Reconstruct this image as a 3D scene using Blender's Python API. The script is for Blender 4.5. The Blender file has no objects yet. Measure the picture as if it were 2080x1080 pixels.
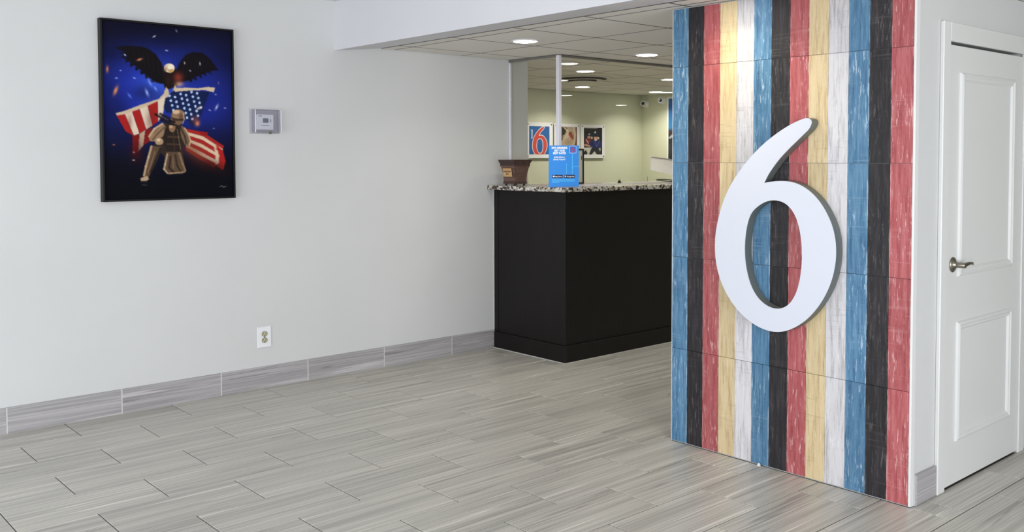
import bpy, bmesh, math, random
import numpy as np
from mathutils import Matrix, Vector
random.seed(4)
C = bpy.context.scene.collection
SC = bpy.context.scene

# ------------------------------------------------------------------ camera, world, light, exposure
EYE = 1.48
YAW, PITCH, ROLL = math.radians(48.58918), math.radians(-2.20037), math.radians(-0.13548)
fw = Vector((-math.sin(YAW) * math.cos(PITCH), math.cos(YAW) * math.cos(PITCH), math.sin(PITCH)))
rt = Vector((math.cos(YAW), math.sin(YAW), 0)); up = rt.cross(fw)
r2 = math.cos(ROLL) * rt + math.sin(ROLL) * up
u2 = -math.sin(ROLL) * rt + math.cos(ROLL) * up
cam = bpy.data.cameras.new('camera'); cam_o = bpy.data.objects.new('camera', cam); C.objects.link(cam_o)
m = Matrix((r2, u2, -fw)).transposed().to_4x4(); m.translation = (0, 0, EYE); cam_o.matrix_world = m
cam.sensor_width = 36; cam.lens = 36 * 1907.33 / 2080
cam.shift_x = -(1042.14 - 1040) / 2080
cam.shift_y = -(540 - 392.77) / 2080
cam.clip_start = 0.05
SC.camera = cam_o

wd = bpy.data.worlds.new('world'); SC.world = wd; wd.use_nodes = True
wd.node_tree.nodes['Background'].inputs[0].default_value = (0.80, 0.90, 1.0, 1)
wd.node_tree.nodes['Background'].inputs[1].default_value = 2.2

def area(name, loc, target, sx, sy, power, col):
    l = bpy.data.lights.new(name, 'AREA'); l.shape = 'RECTANGLE'; l.size = sx; l.size_y = sy
    l.energy = power; l.color = col
    o = bpy.data.objects.new(name, l); C.objects.link(o); o.location = loc
    o.rotation_euler = (Vector(target) - Vector(loc)).to_track_quat('-Z', 'Y').to_euler()
    return o
# daylight through the lobby's street windows (behind and to the right of the viewer)
area('window_daylight', (-1.6, -3.05, 1.15), (-1.6, 0, 1.05), 5.6, 1.8, 126, (0.94, 0.96, 1.0))
area('window_daylight', (3.05, 1.2, 1.10), (0, 1.2, 1.0), 4.4, 1.7, 122, (0.95, 0.96, 1.0))

SC.view_settings.view_transform = 'Standard'
SC.view_settings.look = 'None'
SC.view_settings.gamma = 1
SC.view_settings.exposure = 0.22
SC.view_settings.use_curve_mapping = False

# ------------------------------------------------------------------ helpers
def lin(c):
    return tuple(((v / 255) / 12.92 if v / 255 <= 0.04045 else ((v / 255 + 0.055) / 1.055) ** 2.4) for v in c)

def tag(o, label=None, cat=None, group=None, kind=None):
    if label: o['label'] = label
    if cat: o['category'] = cat
    if group: o['group'] = group
    if kind: o['kind'] = kind
    return o

def empty(name, loc, label=None, cat=None, group=None, kind=None, rot=None):
    o = bpy.data.objects.new(name, None); C.objects.link(o); o.location = loc
    o.empty_display_size = 0.05
    if rot is not None: o.rotation_euler = rot
    return tag(o, label, cat, group, kind)

class MB:
    """collects shapes in one mesh; coordinates are local to the object made from it"""
    def __init__(s): s.v = []; s.f = []; s.m = []; s.k = 0
    def add(s, vs, fs):
        n = len(s.v); s.v += [tuple(x) for x in vs]
        for f in fs: s.f.append(tuple(i + n for i in f)); s.m.append(s.k)
        return s
    def box(s, a, b, ch=0.0):
        (x0, y0, z0), (x1, y1, z1) = a, b
        if ch <= 0:
            vs = [(x, y, z) for z in (z0, z1) for x, y in ((x0, y0), (x1, y0), (x1, y1), (x0, y1))]
            return s.add(vs, [(3, 2, 1, 0), (4, 5, 6, 7), (0, 1, 5, 4), (1, 2, 6, 5), (2, 3, 7, 6), (3, 0, 4, 7)])
        bm = bmesh.new(); bmesh.ops.create_cube(bm, size=1)
        for v in bm.verts:
            v.co = Vector(((x0 + x1) / 2 + v.co.x * (x1 - x0), (y0 + y1) / 2 + v.co.y * (y1 - y0), (z0 + z1) / 2 + v.co.z * (z1 - z0)))
        bmesh.ops.bevel(bm, geom=bm.edges[:], offset=ch, segments=1, affect='EDGES', profile=0.5)
        bm.verts.index_update()
        s.add([v.co[:] for v in bm.verts], [[v.index for v in f.verts] for f in bm.faces]); bm.free()
        return s
    def lathe(s, prof, n=24, M=None):
        vs = []; fs = []
        for r, z in prof:
            for i in range(n):
                a = 2 * math.pi * i / n; p = Vector((r * math.cos(a), r * math.sin(a), z))
                vs.append((M @ p)[:] if M else p[:])
        for j in range(len(prof) - 1):
            for i in range(n):
                k = (i + 1) % n; fs.append((j * n + i, j * n + k, (j + 1) * n + k, (j + 1) * n + i))
        fs.append(tuple(range(n - 1, -1, -1))); fs.append(tuple((len(prof) - 1) * n + i for i in range(n)))
        return s.add(vs, fs)
    def tube(s, pts, r, n=10):
        pts = [Vector(p) for p in pts]; rs = r if isinstance(r, (list, tuple)) else [r] * len(pts)
        vs = []; fs = []; side = None
        for i, p in enumerate(pts):
            t = (pts[min(i + 1, len(pts) - 1)] - pts[max(i - 1, 0)]).normalized()
            if side is None: side = t.orthogonal().normalized()
            side = (side - t * side.dot(t)).normalized(); bi = t.cross(side)
            for k in range(n):
                a = 2 * math.pi * k / n; vs.append((p + (side * math.cos(a) + bi * math.sin(a)) * rs[i])[:])
        for j in range(len(pts) - 1):
            for i in range(n):
                k = (i + 1) % n; fs.append((j * n + i, j * n + k, (j + 1) * n + k, (j + 1) * n + i))
        fs.append(tuple(range(n - 1, -1, -1))); fs.append(tuple((len(pts) - 1) * n + i for i in range(n)))
        return s.add(vs, fs)
    def mesh(s, name, mats):
        me = bpy.data.meshes.new(name); me.from_pydata(s.v, [], s.f)
        for q in (mats if isinstance(mats, (list, tuple)) else [mats]): me.materials.append(q)
        me.polygons.foreach_set('material_index', s.m)
        bm = bmesh.new(); bm.from_mesh(me); bmesh.ops.recalc_face_normals(bm, faces=bm.faces[:]); bm.to_mesh(me); bm.free()
        return me
    def build(s, name, mats, parent=None, loc=(0, 0, 0), smooth=False):
        me = s.mesh(name, mats)
        o = bpy.data.objects.new(name, me); C.objects.link(o); o.location = loc; o.parent = parent
        if smooth:
            me.polygons.foreach_set('use_smooth', [True] * len(me.polygons))
            me.set_sharp_from_angle(angle=math.radians(40))
        return o

def wbox(name, mat, parent, a, b, ch=0.0):
    """box given in world coordinates, as a part of an unrotated parent; origin at its own centre"""
    a, b = Vector(a), Vector(b); c = (a + b) / 2
    return MB().box(a - c, b - c, ch).build(name, mat, parent, c - (parent.location if parent else Vector()))

def dup(o, loc, **kw):
    r = o.copy(); C.objects.link(r); r.location = loc
    for k, v in kw.items(): r[k] = v
    for ch in list(o.children):
        c = ch.copy(); C.objects.link(c); c.parent = r
        for g in list(ch.children):
            d = g.copy(); C.objects.link(d); d.parent = c
    return r

def prism(loops, y0, y1):
    """extrude an (x, z) outline (first loop) with holes from y0 (front) to y1"""
    bm = bmesh.new(); edges = []
    for lp in loops:
        vs = [bm.verts.new((x, y0, z)) for x, z in lp]
        edges += [bm.edges.new((vs[i], vs[(i + 1) % len(vs)])) for i in range(len(vs))]
    bmesh.ops.triangle_fill(bm, edges=edges, use_beauty=True)
    r = bmesh.ops.extrude_face_region(bm, geom=bm.faces[:])
    for v in r['geom']:
        if isinstance(v, bmesh.types.BMVert): v.co.y = y1
    bmesh.ops.recalc_face_normals(bm, faces=bm.faces[:]); bm.verts.index_update()
    mb = MB(); mb.add([v.co[:] for v in bm.verts], [[v.index for v in f.verts] for f in bm.faces]); bm.free()
    return mb

def text(name, body, mat, parent, M, size, align='CENTER', depth=0.0004, bold=0.0, sx=1.0):
    cu = bpy.data.curves.new(name, 'FONT'); cu.body = body; cu.size = size; cu.align_x = align; cu.align_y = 'CENTER'
    cu.extrude = depth; cu.offset = bold; cu.resolution_u = 2
    t = bpy.data.objects.new(name, cu); C.objects.link(t)
    bpy.context.view_layer.update()
    me = bpy.data.meshes.new_from_object(t.evaluated_get(bpy.context.evaluated_depsgraph_get()))
    bpy.data.objects.remove(t); bpy.data.curves.remove(cu)
    for v in me.vertices: v.co.x *= sx
    me.materials.clear(); me.materials.append(mat)
    o = bpy.data.objects.new(name, me); C.objects.link(o); o.parent = parent; o.matrix_local = M
    return o

def frame_matrix(o, ux, uy):
    ux = Vector(ux).normalized(); uy = Vector(uy).normalized(); n = ux.cross(uy)
    M = Matrix((ux, uy, n)).transposed().to_4x4(); M.translation = o
    return M

# ------------------------------------------------------------------ materials
def mat(name, col, rough=0.5, spec=0.5, metal=0.0, **kw):
    mt = bpy.data.materials.new(name); mt.use_nodes = True
    b = mt.node_tree.nodes['Principled BSDF']
    b.inputs['Base Color'].default_value = (*lin(col), 1); b.inputs['Roughness'].default_value = rough
    b.inputs['Specular IOR Level'].default_value = spec; b.inputs['Metallic'].default_value = metal
    for k, v in kw.items(): b.inputs[k.replace('_', ' ')].default_value = v
    return mt

class NT:
    def __init__(s, mt): s.t = mt.node_tree; s.n = s.t.nodes; s.b = s.n['Principled BSDF']
    def new(s, kind, **kw):
        n = s.n.new(kind)
        for k, v in kw.items(): setattr(n, k, v)
        return n
    def link(s, a, b): s.t.links.new(a, b)
    def coords(s, scale, rnd=0.0, kind='Object'):
        tc = s.new('ShaderNodeTexCoord'); mp = s.new('ShaderNodeMapping'); mp.inputs['Scale'].default_value = scale
        s.link(tc.outputs[kind], mp.inputs['Vector'])
        if rnd:
            oi = s.new('ShaderNodeObjectInfo'); vm = s.new('ShaderNodeVectorMath', operation='SCALE'); vm.inputs[0].default_value = (1, 1.7, 2.3)
            mu = s.new('ShaderNodeMath', operation='MULTIPLY'); mu.inputs[1].default_value = rnd
            s.link(oi.outputs['Random'], mu.inputs[0]); s.link(mu.outputs[0], vm.inputs['Scale'])
            ad = s.new('ShaderNodeVectorMath', operation='ADD'); s.link(mp.outputs[0], ad.inputs[0]); s.link(vm.outputs[0], ad.inputs[1])
            return ad.outputs[0]
        return mp.outputs[0]
    def noise(s, vec, scale=1.0, detail=4, rough=0.55):
        n = s.new('ShaderNodeTexNoise'); n.inputs['Scale'].default_value = scale; n.inputs['Detail'].default_value = detail
        n.inputs['Roughness'].default_value = rough; s.link(vec, n.inputs['Vector']); return n.outputs['Fac']
    def ramp(s, fac, stops):
        r = s.new('ShaderNodeValToRGB'); e = r.color_ramp.elements
        while len(e) < len(stops): e.new(0.5)
        for el, (p, c) in zip(e, stops):
            el.position = p; el.color = (*lin(c), 1) if isinstance(c, tuple) else (c, c, c, 1)
        s.link(fac, r.inputs[0]); return r.outputs[0]
    def mix(s, fac, a, b, mode='MIX'):
        n = s.new('ShaderNodeMix', data_type='RGBA', blend_type=mode)
        for sock, v in ((n.inputs[0], fac), (n.inputs[6], a), (n.inputs[7], b)):
            if isinstance(v, (int, float)): sock.default_value = v
            elif isinstance(v, tuple): sock.default_value = (*lin(v), 1)
            else: s.link(v, sock)
        return n.outputs[2]
    def bump(s, h, strength=0.2, dist=0.002):
        b = s.new('ShaderNodeBump'); b.inputs['Strength'].default_value = strength; b.inputs['Distance'].default_value = dist
        s.link(h, b.inputs['Height']); s.link(b.outputs[0], s.b.inputs['Normal'])

def paint_mat(name, col, tex=0.15, rough=0.6):
    mt = mat(name, col, rough, 0.3); n = NT(mt); v = n.coords((1, 1, 1))
    f = n.noise(v, 1.3, 3); n.link(n.mix(f, tuple(c * 0.975 for c in col), tuple(min(255, c * 1.02) for c in col)), n.b.inputs['Base Color'])
    n.bump(n.noise(v, 160, 3), tex, 0.002); return mt

M_WALL = paint_mat('wall_paint', (211, 211, 210))
M_OFFICE = paint_mat('office_wall_paint', (214, 217, 192))
M_SOFFIT = paint_mat('soffit_paint', (218, 217, 221), 0.08)
M_CEIL = paint_mat('ceiling_paint', (225, 225, 225), 0.08)
M_TILE_C = paint_mat('ceiling_tile_board', (228, 224, 216), 0.25, 0.8)
M_GAP_SHADE = mat('ceiling_gap_shade', (92, 88, 82), 0.7)  # dark colour stands in for the shadow in the gaps between ceiling tiles
M_WHITE = mat('white_gloss_paint', (222, 222, 220), 0.38, 0.5)
M_TRIM = mat('white_trim', (226, 226, 224), 0.4)
M_NUMBER = mat('number_face_paint', (213, 216, 226), 0.32, 0.5)
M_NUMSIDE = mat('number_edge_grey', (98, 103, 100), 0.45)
M_BLACK = mat('black_frame_lacquer', (11, 11, 12), 0.45, 0.25)
M_GROUT = mat('floor_grout', (86, 82, 76), 0.9)
M_CAULK = mat('white_caulk', (205, 205, 200), 0.6)
M_NICKEL = mat('brushed_nickel', (150, 144, 132), 0.28, 0.5, 1.0)
M_PLASTIC = mat('white_plastic', (235, 236, 238), 0.35)
M_ALMOND = mat('almond_plastic', (190, 184, 150), 0.4)
M_DARK = mat('dark_slot', (30, 28, 24), 0.6)
M_LCD = mat('lcd_glass', (46, 66, 60), 0.15)
M_GREYP = mat('grey_print', (150, 150, 152), 0.5)
M_INK = mat('black_ink', (28, 22, 18), 0.6)
M_WHITEINK = mat('white_ink', (240, 246, 250), 0.6)
M_CYANINK = mat('cyan_ink', (84, 196, 250), 0.6)
M_CARD = mat('blue_sign_card', (12, 138, 232), 0.4)
M_NAVY = mat('navy_badge', (18, 26, 62), 0.5)
M_REDINK = mat('red_ink', (205, 62, 60), 0.5)
M_POSTBLUE = mat('poster_blue', (28, 92, 158), 0.5)
M_METALG = mat('grey_channel', (128, 126, 120), 0.4, 0.5, 0.4)
M_FROST = mat('frosted_acrylic_edge', (228, 226, 234), 0.25, 0.6)
M_EMIT = mat('lamp_diffuser', (255, 255, 255), 0.5)
M_EMIT.node_tree.nodes['Principled BSDF'].inputs['Emission Color'].default_value = (1, 0.95, 0.86, 1)
M_EMIT.node_tree.nodes['Principled BSDF'].inputs['Emission Strength'].default_value = 22

def clear_mat(name, tint=(255, 255, 255), haze=0.0, milky=False):
    mt = bpy.data.materials.new(name); mt.use_nodes = True; t = mt.node_tree; t.nodes.clear()
    out = t.nodes.new('ShaderNodeOutputMaterial'); tr = t.nodes.new('ShaderNodeBsdfTransparent'); gl = t.nodes.new('ShaderNodeBsdfGlossy')
    tr.inputs[0].default_value = (*lin(tint), 1); gl.inputs['Roughness'].default_value = 0.01
    fr = t.nodes.new('ShaderNodeFresnel'); ge = t.nodes.new('ShaderNodeNewGeometry'); mr = t.nodes.new('ShaderNodeMapRange')
    mr.inputs[3].default_value = 1.47; mr.inputs[4].default_value = 1 / 1.47          # thin sheet: no total reflection from its back face
    t.links.new(ge.outputs['Backfacing'], mr.inputs[0]); t.links.new(mr.outputs[0], fr.inputs[0])
    mx = t.nodes.new('ShaderNodeMixShader'); t.links.new(fr.outputs[0], mx.inputs[0]); t.links.new(tr.outputs[0], mx.inputs[1]); t.links.new(gl.outputs[0], mx.inputs[2])
    last = mx.outputs[0]
    if haze:
        df = t.nodes.new('ShaderNodeBsdfDiffuse'); df.inputs[0].default_value = (*lin((248, 247, 248) if milky else (222, 220, 232)), 1)
        m2 = t.nodes.new('ShaderNodeMixShader'); m2.inputs[0].default_value = haze
        t.links.new(last, m2.inputs[1]); t.links.new(df.outputs[0], m2.inputs[2])
        if milky:
            tl = t.nodes.new('ShaderNodeBsdfTranslucent'); tl.inputs[0].default_value = (0.93, 0.93, 0.93, 1); m3 = t.nodes.new('ShaderNodeMixShader'); m3.inputs[0].default_value = 0.72
            t.links.new(df.outputs[0], m3.inputs[1]); t.links.new(tl.outputs[0], m3.inputs[2]); t.links.new(m3.outputs[0], m2.inputs[2])
        last = m2.outputs[0]
    t.links.new(last, out.inputs[0]); return mt
M_CLEAR = clear_mat('clear_acrylic', (250, 250, 248))
M_COVER = clear_mat('clear_cover_acrylic', (249, 249, 251), 0.10)
M_PANEL = clear_mat('milky_acrylic', (248, 248, 248), 0.86, True)

def floor_mat(name, axis, base):
    """grey vein-cut porcelain: fine streaks along one axis, different on every tile"""
    mt = mat(name, base, 0.36, 0.45); n = NT(mt)
    lo = [26, 26, 26]; lo[axis] = 0.55; hi = [150, 150, 150]; hi[axis] = 1.2; th = [34, 34, 34]; th[axis] = 0.7
    c1 = n.noise(n.coords(lo, 61), 1, 5, 0.6); c2 = n.noise(n.coords(hi, 37), 1, 4, 0.6); c3 = n.noise(n.coords(th, 83), 1, 2, 0.4)
    b = base
    col = n.ramp(c1, [(0.3, tuple(v * 0.86 for v in b)), (0.5, b), (0.72, tuple(v * 1.07 for v in b))])
    col = n.mix(n.ramp(c2, [(0.36, 0.6), (0.56, 0.0)]), col, tuple(v * 0.74 for v in b))
    col = n.mix(n.ramp(c3, [(0.66, 0.0), (0.70, 0.7), (0.76, 0.0)]), col, tuple(min(255, v * 1.22) for v in b))
    col = n.mix(n.ramp(c3, [(0.30, 0.0), (0.335, 0.7), (0.36, 0.0)]), col, tuple(v * 0.66 for v in b))
    oi = n.new('ShaderNodeObjectInfo'); mr = n.new('ShaderNodeMapRange'); mr.inputs[3].default_value = 0.95; mr.inputs[4].default_value = 1.04
    n.link(oi.outputs['Random'], mr.inputs[0])
    n.link(n.mix(1.0, col, mr.outputs[0], 'MULTIPLY'), n.b.inputs['Base Color'])
    n.bump(c2, 0.12, 0.001)
    return mt
M_FLOOR = floor_mat('floor_tile_porcelain', 1, (196, 192, 183))
M_BASE = floor_mat('baseboard_tile_porcelain', 1, (176, 172, 173))

def plank_mat(name, col, light, dark, amt=0.5):
    """painted and worn wood-look tile: long scratches, saw marks, pale edges"""
    mt = mat(name, col, 0.55, 0.35); n = NT(mt)
    g = n.noise(n.coords((60, 60, 5), 57), 1, 8, 0.74)
    c = n.ramp(g, [(0.34, dark), (0.5, col), (0.72, tuple(v + (l - v) * 0.30 for v, l in zip(col, light)))])
    blot = n.noise(n.coords((9, 9, 4), 23), 1, 3)
    sc = n.noise(n.coords((120, 120, 15), 91), 1, 5, 0.62)
    msk = n.new('ShaderNodeMath', operation='MULTIPLY')
    n.link(n.ramp(sc, [(0.575, 0.0), (0.625, 0.95)]), msk.inputs[0]); n.link(n.ramp(blot, [(0.40, 0.0), (0.60, amt)]), msk.inputs[1])
    c = n.mix(msk.outputs[0], c, light)
    saw = n.noise(n.coords((7, 7, 150), 41), 1, 2, 0.5); sm = n.new('ShaderNodeMath', operation='MULTIPLY')
    n.link(n.ramp(saw, [(0.56, 0.0), (0.68, 0.5)]), sm.inputs[0]); n.link(n.ramp(n.noise(n.coords((3, 3, 5), 71), 1, 2), [(0.50, 0.0), (0.62, 0.8)]), sm.inputs[1])
    c = n.mix(sm.outputs[0], c, tuple(v + (l - v) * 0.55 for v, l in zip(dark, light)) if sum(col) < 420 else tuple(v * 0.72 for v in col))
    # worn pale arrises
    tc = n.new('ShaderNodeTexCoord'); sp = n.new('ShaderNodeSeparateXYZ'); n.link(tc.outputs['Object'], sp.inputs[0])
    ab = n.new('ShaderNodeMath', operation='ABSOLUTE'); n.link(sp.outputs[0], ab.inputs[0])
    ed = n.new('ShaderNodeMapRange'); ed.inputs[1].default_value = 0.0425; ed.inputs[2].default_value = 0.0480; n.link(ab.outputs[0], ed.inputs[0])
    em = n.new('ShaderNodeMath', operation='MULTIPLY'); n.link(ed.outputs[0], em.inputs[0])
    n.link(n.ramp(n.noise(n.coords((30, 30, 12), 13), 1, 3), [(0.48, 0.0), (0.62, 0.75 * min(1, amt * 1.6))]), em.inputs[1])
    c = n.mix(em.outputs[0], c, light)
    oi = n.new('ShaderNodeObjectInfo'); mr = n.new('ShaderNodeMapRange'); mr.inputs[3].default_value = 0.90; mr.inputs[4].default_value = 1.08
    n.link(oi.outputs['Random'], mr.inputs[0])
    n.link(n.mix(1.0, c, mr.outputs[0], 'MULTIPLY'), n.b.inputs['Base Color'])
    n.bump(sc, 0.25, 0.001)
    return mt
PLANK = {
    'blue': plank_mat('blue_worn_plank', (82, 124, 156), (186, 208, 224), (52, 92, 126), 0.74),
    'black': plank_mat('black_worn_plank', (38, 35, 38), (136, 128, 126), (22, 20, 23), 0.34),
    'red': plank_mat('red_worn_plank', (172, 88, 90), (232, 190, 188), (142, 62, 66), 0.66),
    'yellow': plank_mat('yellow_worn_plank', (210, 188, 147), (238, 226, 196), (176, 150, 110), 0.40),
    'white': plank_mat('white_worn_plank', (204, 201, 203), (234, 232, 236), (164, 159, 160), 0.45)}

def wood_mat(name, base, dark, axis=2, rough=0.35, spec=0.5):
    mt = mat(name, base, rough, spec); n = NT(mt); s = [30, 30, 30]; s[axis] = 1.6
    n.link(n.ramp(n.noise(n.coords(s), 1, 5, 0.6), [(0.3, dark), (0.7, base)]), n.b.inputs['Base Color']); return mt
M_ESPRESSO = wood_mat('espresso_laminate', (21, 16, 16), (15, 11, 11), 2, 0.42, 0.28)
M_BOXWOOD = wood_mat('brown_stained_wood', (112, 84, 72), (76, 56, 48), 0, 0.5)
M_BOXDARK = wood_mat('dark_stained_wood', (84, 58, 52), (48, 34, 32), 0, 0.5)
M_LABELWOOD = wood_mat('pale_label_wood', (206, 166, 116), (184, 142, 94), 0, 0.6)

M_GRANITE = mat('speckled_granite', (200, 196, 186), 0.16, 0.5)
n = NT(M_GRANITE); v = n.coords((1, 1, 1))
vo = n.new('ShaderNodeTexVoronoi'); vo.inputs['Scale'].default_value = 62; n.link(v, vo.inputs['Vector'])
sp = n.new('ShaderNodeSeparateColor'); n.link(vo.outputs['Color'], sp.inputs[0])
c = n.ramp(sp.outputs[0], [(0.0, (38, 34, 32)), (0.26, (70, 60, 54)), (0.36, (176, 166, 152)), (0.62, (214, 210, 202)), (1.0, (232, 230, 226))])
for e in c.node.color_ramp.elements: pass
c.node.color_ramp.interpolation = 'CONSTANT'
f = n.noise(v, 210, 3)
n.link(n.mix(n.ramp(f, [(0.52, 0.0), (0.6, 0.7)]), c, (120, 112, 102)), n.b.inputs['Base Color'])

# ------------------------------------------------------------------ the setting
XL, YS, ZC, ZH = -5.565, 3.309, 2.24, 2.531       # left wall, soffit face, low ceiling, lobby ceiling
XB0, XB1, YB0, YB1 = -3.1, -1.826, 3.849, 6.2     # the block behind the planks
XO, YF = -7.68, 8.9                               # office wall with the posters, far wall

floor = MB().box((-8, -3.2, -0.12), (3.2, 12.2, -0.003)).build('floor', M_GROUT); tag(floor, 'grey vein-cut porcelain floor tiles laid in a running bond', kind='structure')
wl = MB().box((XL - 0.12, -3.0, -0.003), (XL, 3.4, ZH)).box((XL - 0.12, 3.4, -0.003), (XL, 5.067, ZC + 0.0155)).build('wall_left', M_WALL); tag(wl, kind='structure')
wo = MB().box((XO - 0.12, 4.95, -0.003), (XO, YF, ZC + 0.0155)).box((XO, 4.95, -0.003), (XL - 0.122, 5.067, ZC + 0.0155)).build('wall_office', M_OFFICE); tag(wo, kind='structure')
wf = MB().box((XO - 0.12, YF, -0.003), (-4.4, YF + 0.12, ZC + 0.0155)).box((-4.4, 12.0, -0.003), (3.2, 12.12, ZC + 0.0155)).box((-4.52, YF + 0.12, -0.003), (-4.4, 12.0, ZC + 0.0155)).build('wall_far', M_OFFICE); tag(wf, kind='structure')
# the block with the door opening in its right face
DY0, DY1, DZ = 4.120, 4.955, 1.984
wr = (MB().box((XB0, YB0, -0.003), (-1.95, YB1, ZC - 0.001)).box((-1.95, YB0, -0.003), (XB1, DY0, ZC - 0.001))
      .box((-1.95, DY1, -0.003), (XB1, YB1, ZC - 0.001)).box((-1.95, DY0, DZ), (XB1, DY1, ZC - 0.001))).build('wall_right', M_WALL); tag(wr, kind='structure')
# street side: window walls behind and to the right of the viewer
wb = (MB().box((XL, -3.2, -0.003), (3.2, -3.12, 0.22)).box((XL, -3.2, 2.28), (3.2, -3.12, ZH)).box((XL, -3.2, 0.22), (-4.5, -3.12, 2.28)).box((1.3, -3.2, 0.22), (3.2, -3.12, 2.28))).build('wall_back', M_WALL); tag(wb, kind='structure')
ws = (MB().box((3.12, -3.12, -0.003), (3.2, 12, 0.22)).box((3.12, -3.12, 2.235), (3.2, 3.3, ZH)).box((3.12, -3.12, 0.22), (3.2, -1.1, 2.235)).box((3.12, 3.5, 0.22), (3.2, 12, 2.235))).build('wall_side', M_WALL); tag(ws, kind='structure')

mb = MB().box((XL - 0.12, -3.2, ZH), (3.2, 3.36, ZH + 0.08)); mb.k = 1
cl = mb.box((XO - 0.12, 3.66, ZC + 0.016), (3.2, 12.12, ZC + 0.08)).build('ceiling', [M_CEIL, M_GAP_SHADE]); tag(cl, kind='structure')
so = MB().add([(x, y, z) for x in (XL, 3.12) for y, z in ((YS, 2.204), (YS, ZH - 0.001), (3.40, ZH - 0.001), (3.668, ZC + 0.015), (3.668, 2.243))],
              [(0, 1, 2, 3, 4), (5, 6, 7, 8, 9), (0, 1, 6, 5), (1, 2, 7, 6), (2, 3, 8, 7), (3, 4, 9, 8), (4, 0, 5, 9)]).build('soffit', M_SOFFIT); tag(so, kind='structure')

# ceiling boards
gx = [XO] + [round(-7.662 + 0.583 * k, 4) for k in range(1, 19)]
gx = [x for x in gx if x < 3.0] + [3.1]
gy = [3.672, 3.785] + [3.785 + 0.6 * k for k in range(1, 14)] + [11.98]
cache = {}
for i in range(len(gx) - 1):
    for j in range(len(gy) - 1):
        a, b, c_, d = gx[i] + 0.005, gx[i + 1] - 0.005, gy[j] + 0.005, gy[j + 1] - 0.005
        if d < 4.9 and b < XL: continue
        if a < XL < b and d < 5.0: a = XL + 0.002
        if c_ > YF and b < -4.4: continue
        if c_ < YF < d and b < -4.4: d = YF - 0.002
        key = (round(b - a, 3), round(d - c_, 3))
        if key not in cache: cache[key] = MB().box((-(b - a) / 2, -(d - c_) / 2, 0), ((b - a) / 2, (d - c_) / 2, 0.014), 0.0024).mesh('ceiling_tile', [M_TILE_C, M_GAP_SHADE]); me_ = cache[key]; me_.polygons.foreach_set('material_index', [0 if abs(p_.normal.z) > 0.9 else 1 for p_ in me_.polygons])  # tile sides and chamfers coloured dark to draw the joint shadow lines
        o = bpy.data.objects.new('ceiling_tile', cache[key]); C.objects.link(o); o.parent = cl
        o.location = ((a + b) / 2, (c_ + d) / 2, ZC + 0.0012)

# floor tiles: 30 x 60 cm, half bond, long joints along the left wall
def proj(x, y, z):
    d = Vector((x, y, z - EYE)); w = d.dot(fw)
    if w < 0.2: return None
    return 1042.14 + 1907.33 * d.dot(r2) / w, 392.77 - 1907.33 * d.dot(u2) / w
TW, TL, G = 0.2995, 0.603, 0.0024
tile_me = {}
def tile(x0, x1, y0, y1):
    key = (round(x1 - x0, 3), round(y1 - y0, 3))
    if key not in tile_me:
        tile_me[key] = MB().box((-(x1 - x0) / 2, -(y1 - y0) / 2, -0.008), ((x1 - x0) / 2, (y1 - y0) / 2, 0), 0.0016).mesh('floor_tile', M_FLOOR)
    o = bpy.data.objects.new('floor_tile', tile_me[key]); C.objects.link(o); o.parent = floor; o.location = ((x0 + x1) / 2, (y0 + y1) / 2, 0)
rest = MB()
for k in range(-8, 29):
    xa = -5.5455 + k * TW; off = 1.553 if k % 2 == 0 else 1.858
    for j in range(-8, 18):
        x0, x1, y0, y1 = xa + G, xa + TW - G, off + j * TL + G, off + (j + 1) * TL - G
        if k == 0: x0 = XL + 0.002
        if x1 > 3.1 or y0 < -3.1 or y1 > 11.9 or (k < 0 and y0 < 5.07) or x0 < XO: continue
        if x0 < -4.5 and y1 > YF: continue
        bx0, bx1, by0, by1 = XB0 - 0.004, XB1 + 0.004, 3.8345, YB1 + 0.004              # cut round the block
        if x0 < bx1 and x1 > bx0 and y0 < by1 and y1 > by0:
            pcs = [(x0, x1, y0, by0), (x0, x1, by1, y1), (x0, bx0, max(y0, by0 + 0.002), min(y1, by1)), (bx1, x1, max(y0, by0 + 0.002), min(y1, by1))]
        else: pcs = [(x0, x1, y0, y1)]
        for x0, x1, y0, y1 in pcs:
            if x1 - x0 < 0.012 or y1 - y0 < 0.012: continue
            ps = [proj(x, y, 0) for x in (x0, x1) for y in (y0, y1)]
            vis = all(p for p in ps) and max(p[0] for p in ps) > -60 and min(p[0] for p in ps) < 2140 and min(p[1] for p in ps) < 1130 and y0 < 7.2 and x0 > -5.57
            if vis: tile(x0, x1, y0, y1)
            else: rest.box((x0, y0, -0.008), (x1, y1, 0), 0)
tag(rest.build('floor_tiles', M_FLOOR, floor), kind='stuff')

# tile baseboards
bl = MB().box((XL + 0.0005, -3.0, 0.0), (XL + 0.0122, 4.70, 0.141)).build('baseboard_left', M_CAULK); tag(bl, kind='structure')
ys = [1.867 + 0.6037 * k for k in range(-8, 5)] + [4.70]
for a, b in zip(ys[:-1], ys[1:]):
    wbox('baseboard_tile', M_BASE, bl, (XL + 0.004, a + 0.0032, 0.001), (XL + 0.0132, b - 0.0032, 0.142), 0.001)
br = MB().box((XB1 + 0.0005, 3.872, 0.0), (XB1 + 0.006, 4.055, 0.132)).build('baseboard_right', M_CAULK); tag(br, kind='structure')
wbox('baseboard_tile', M_BASE, br, (XB1 + 0.004, 3.8735, 0.001), (XB1 + 0.013, 4.0535, 0.134), 0.001)

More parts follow.
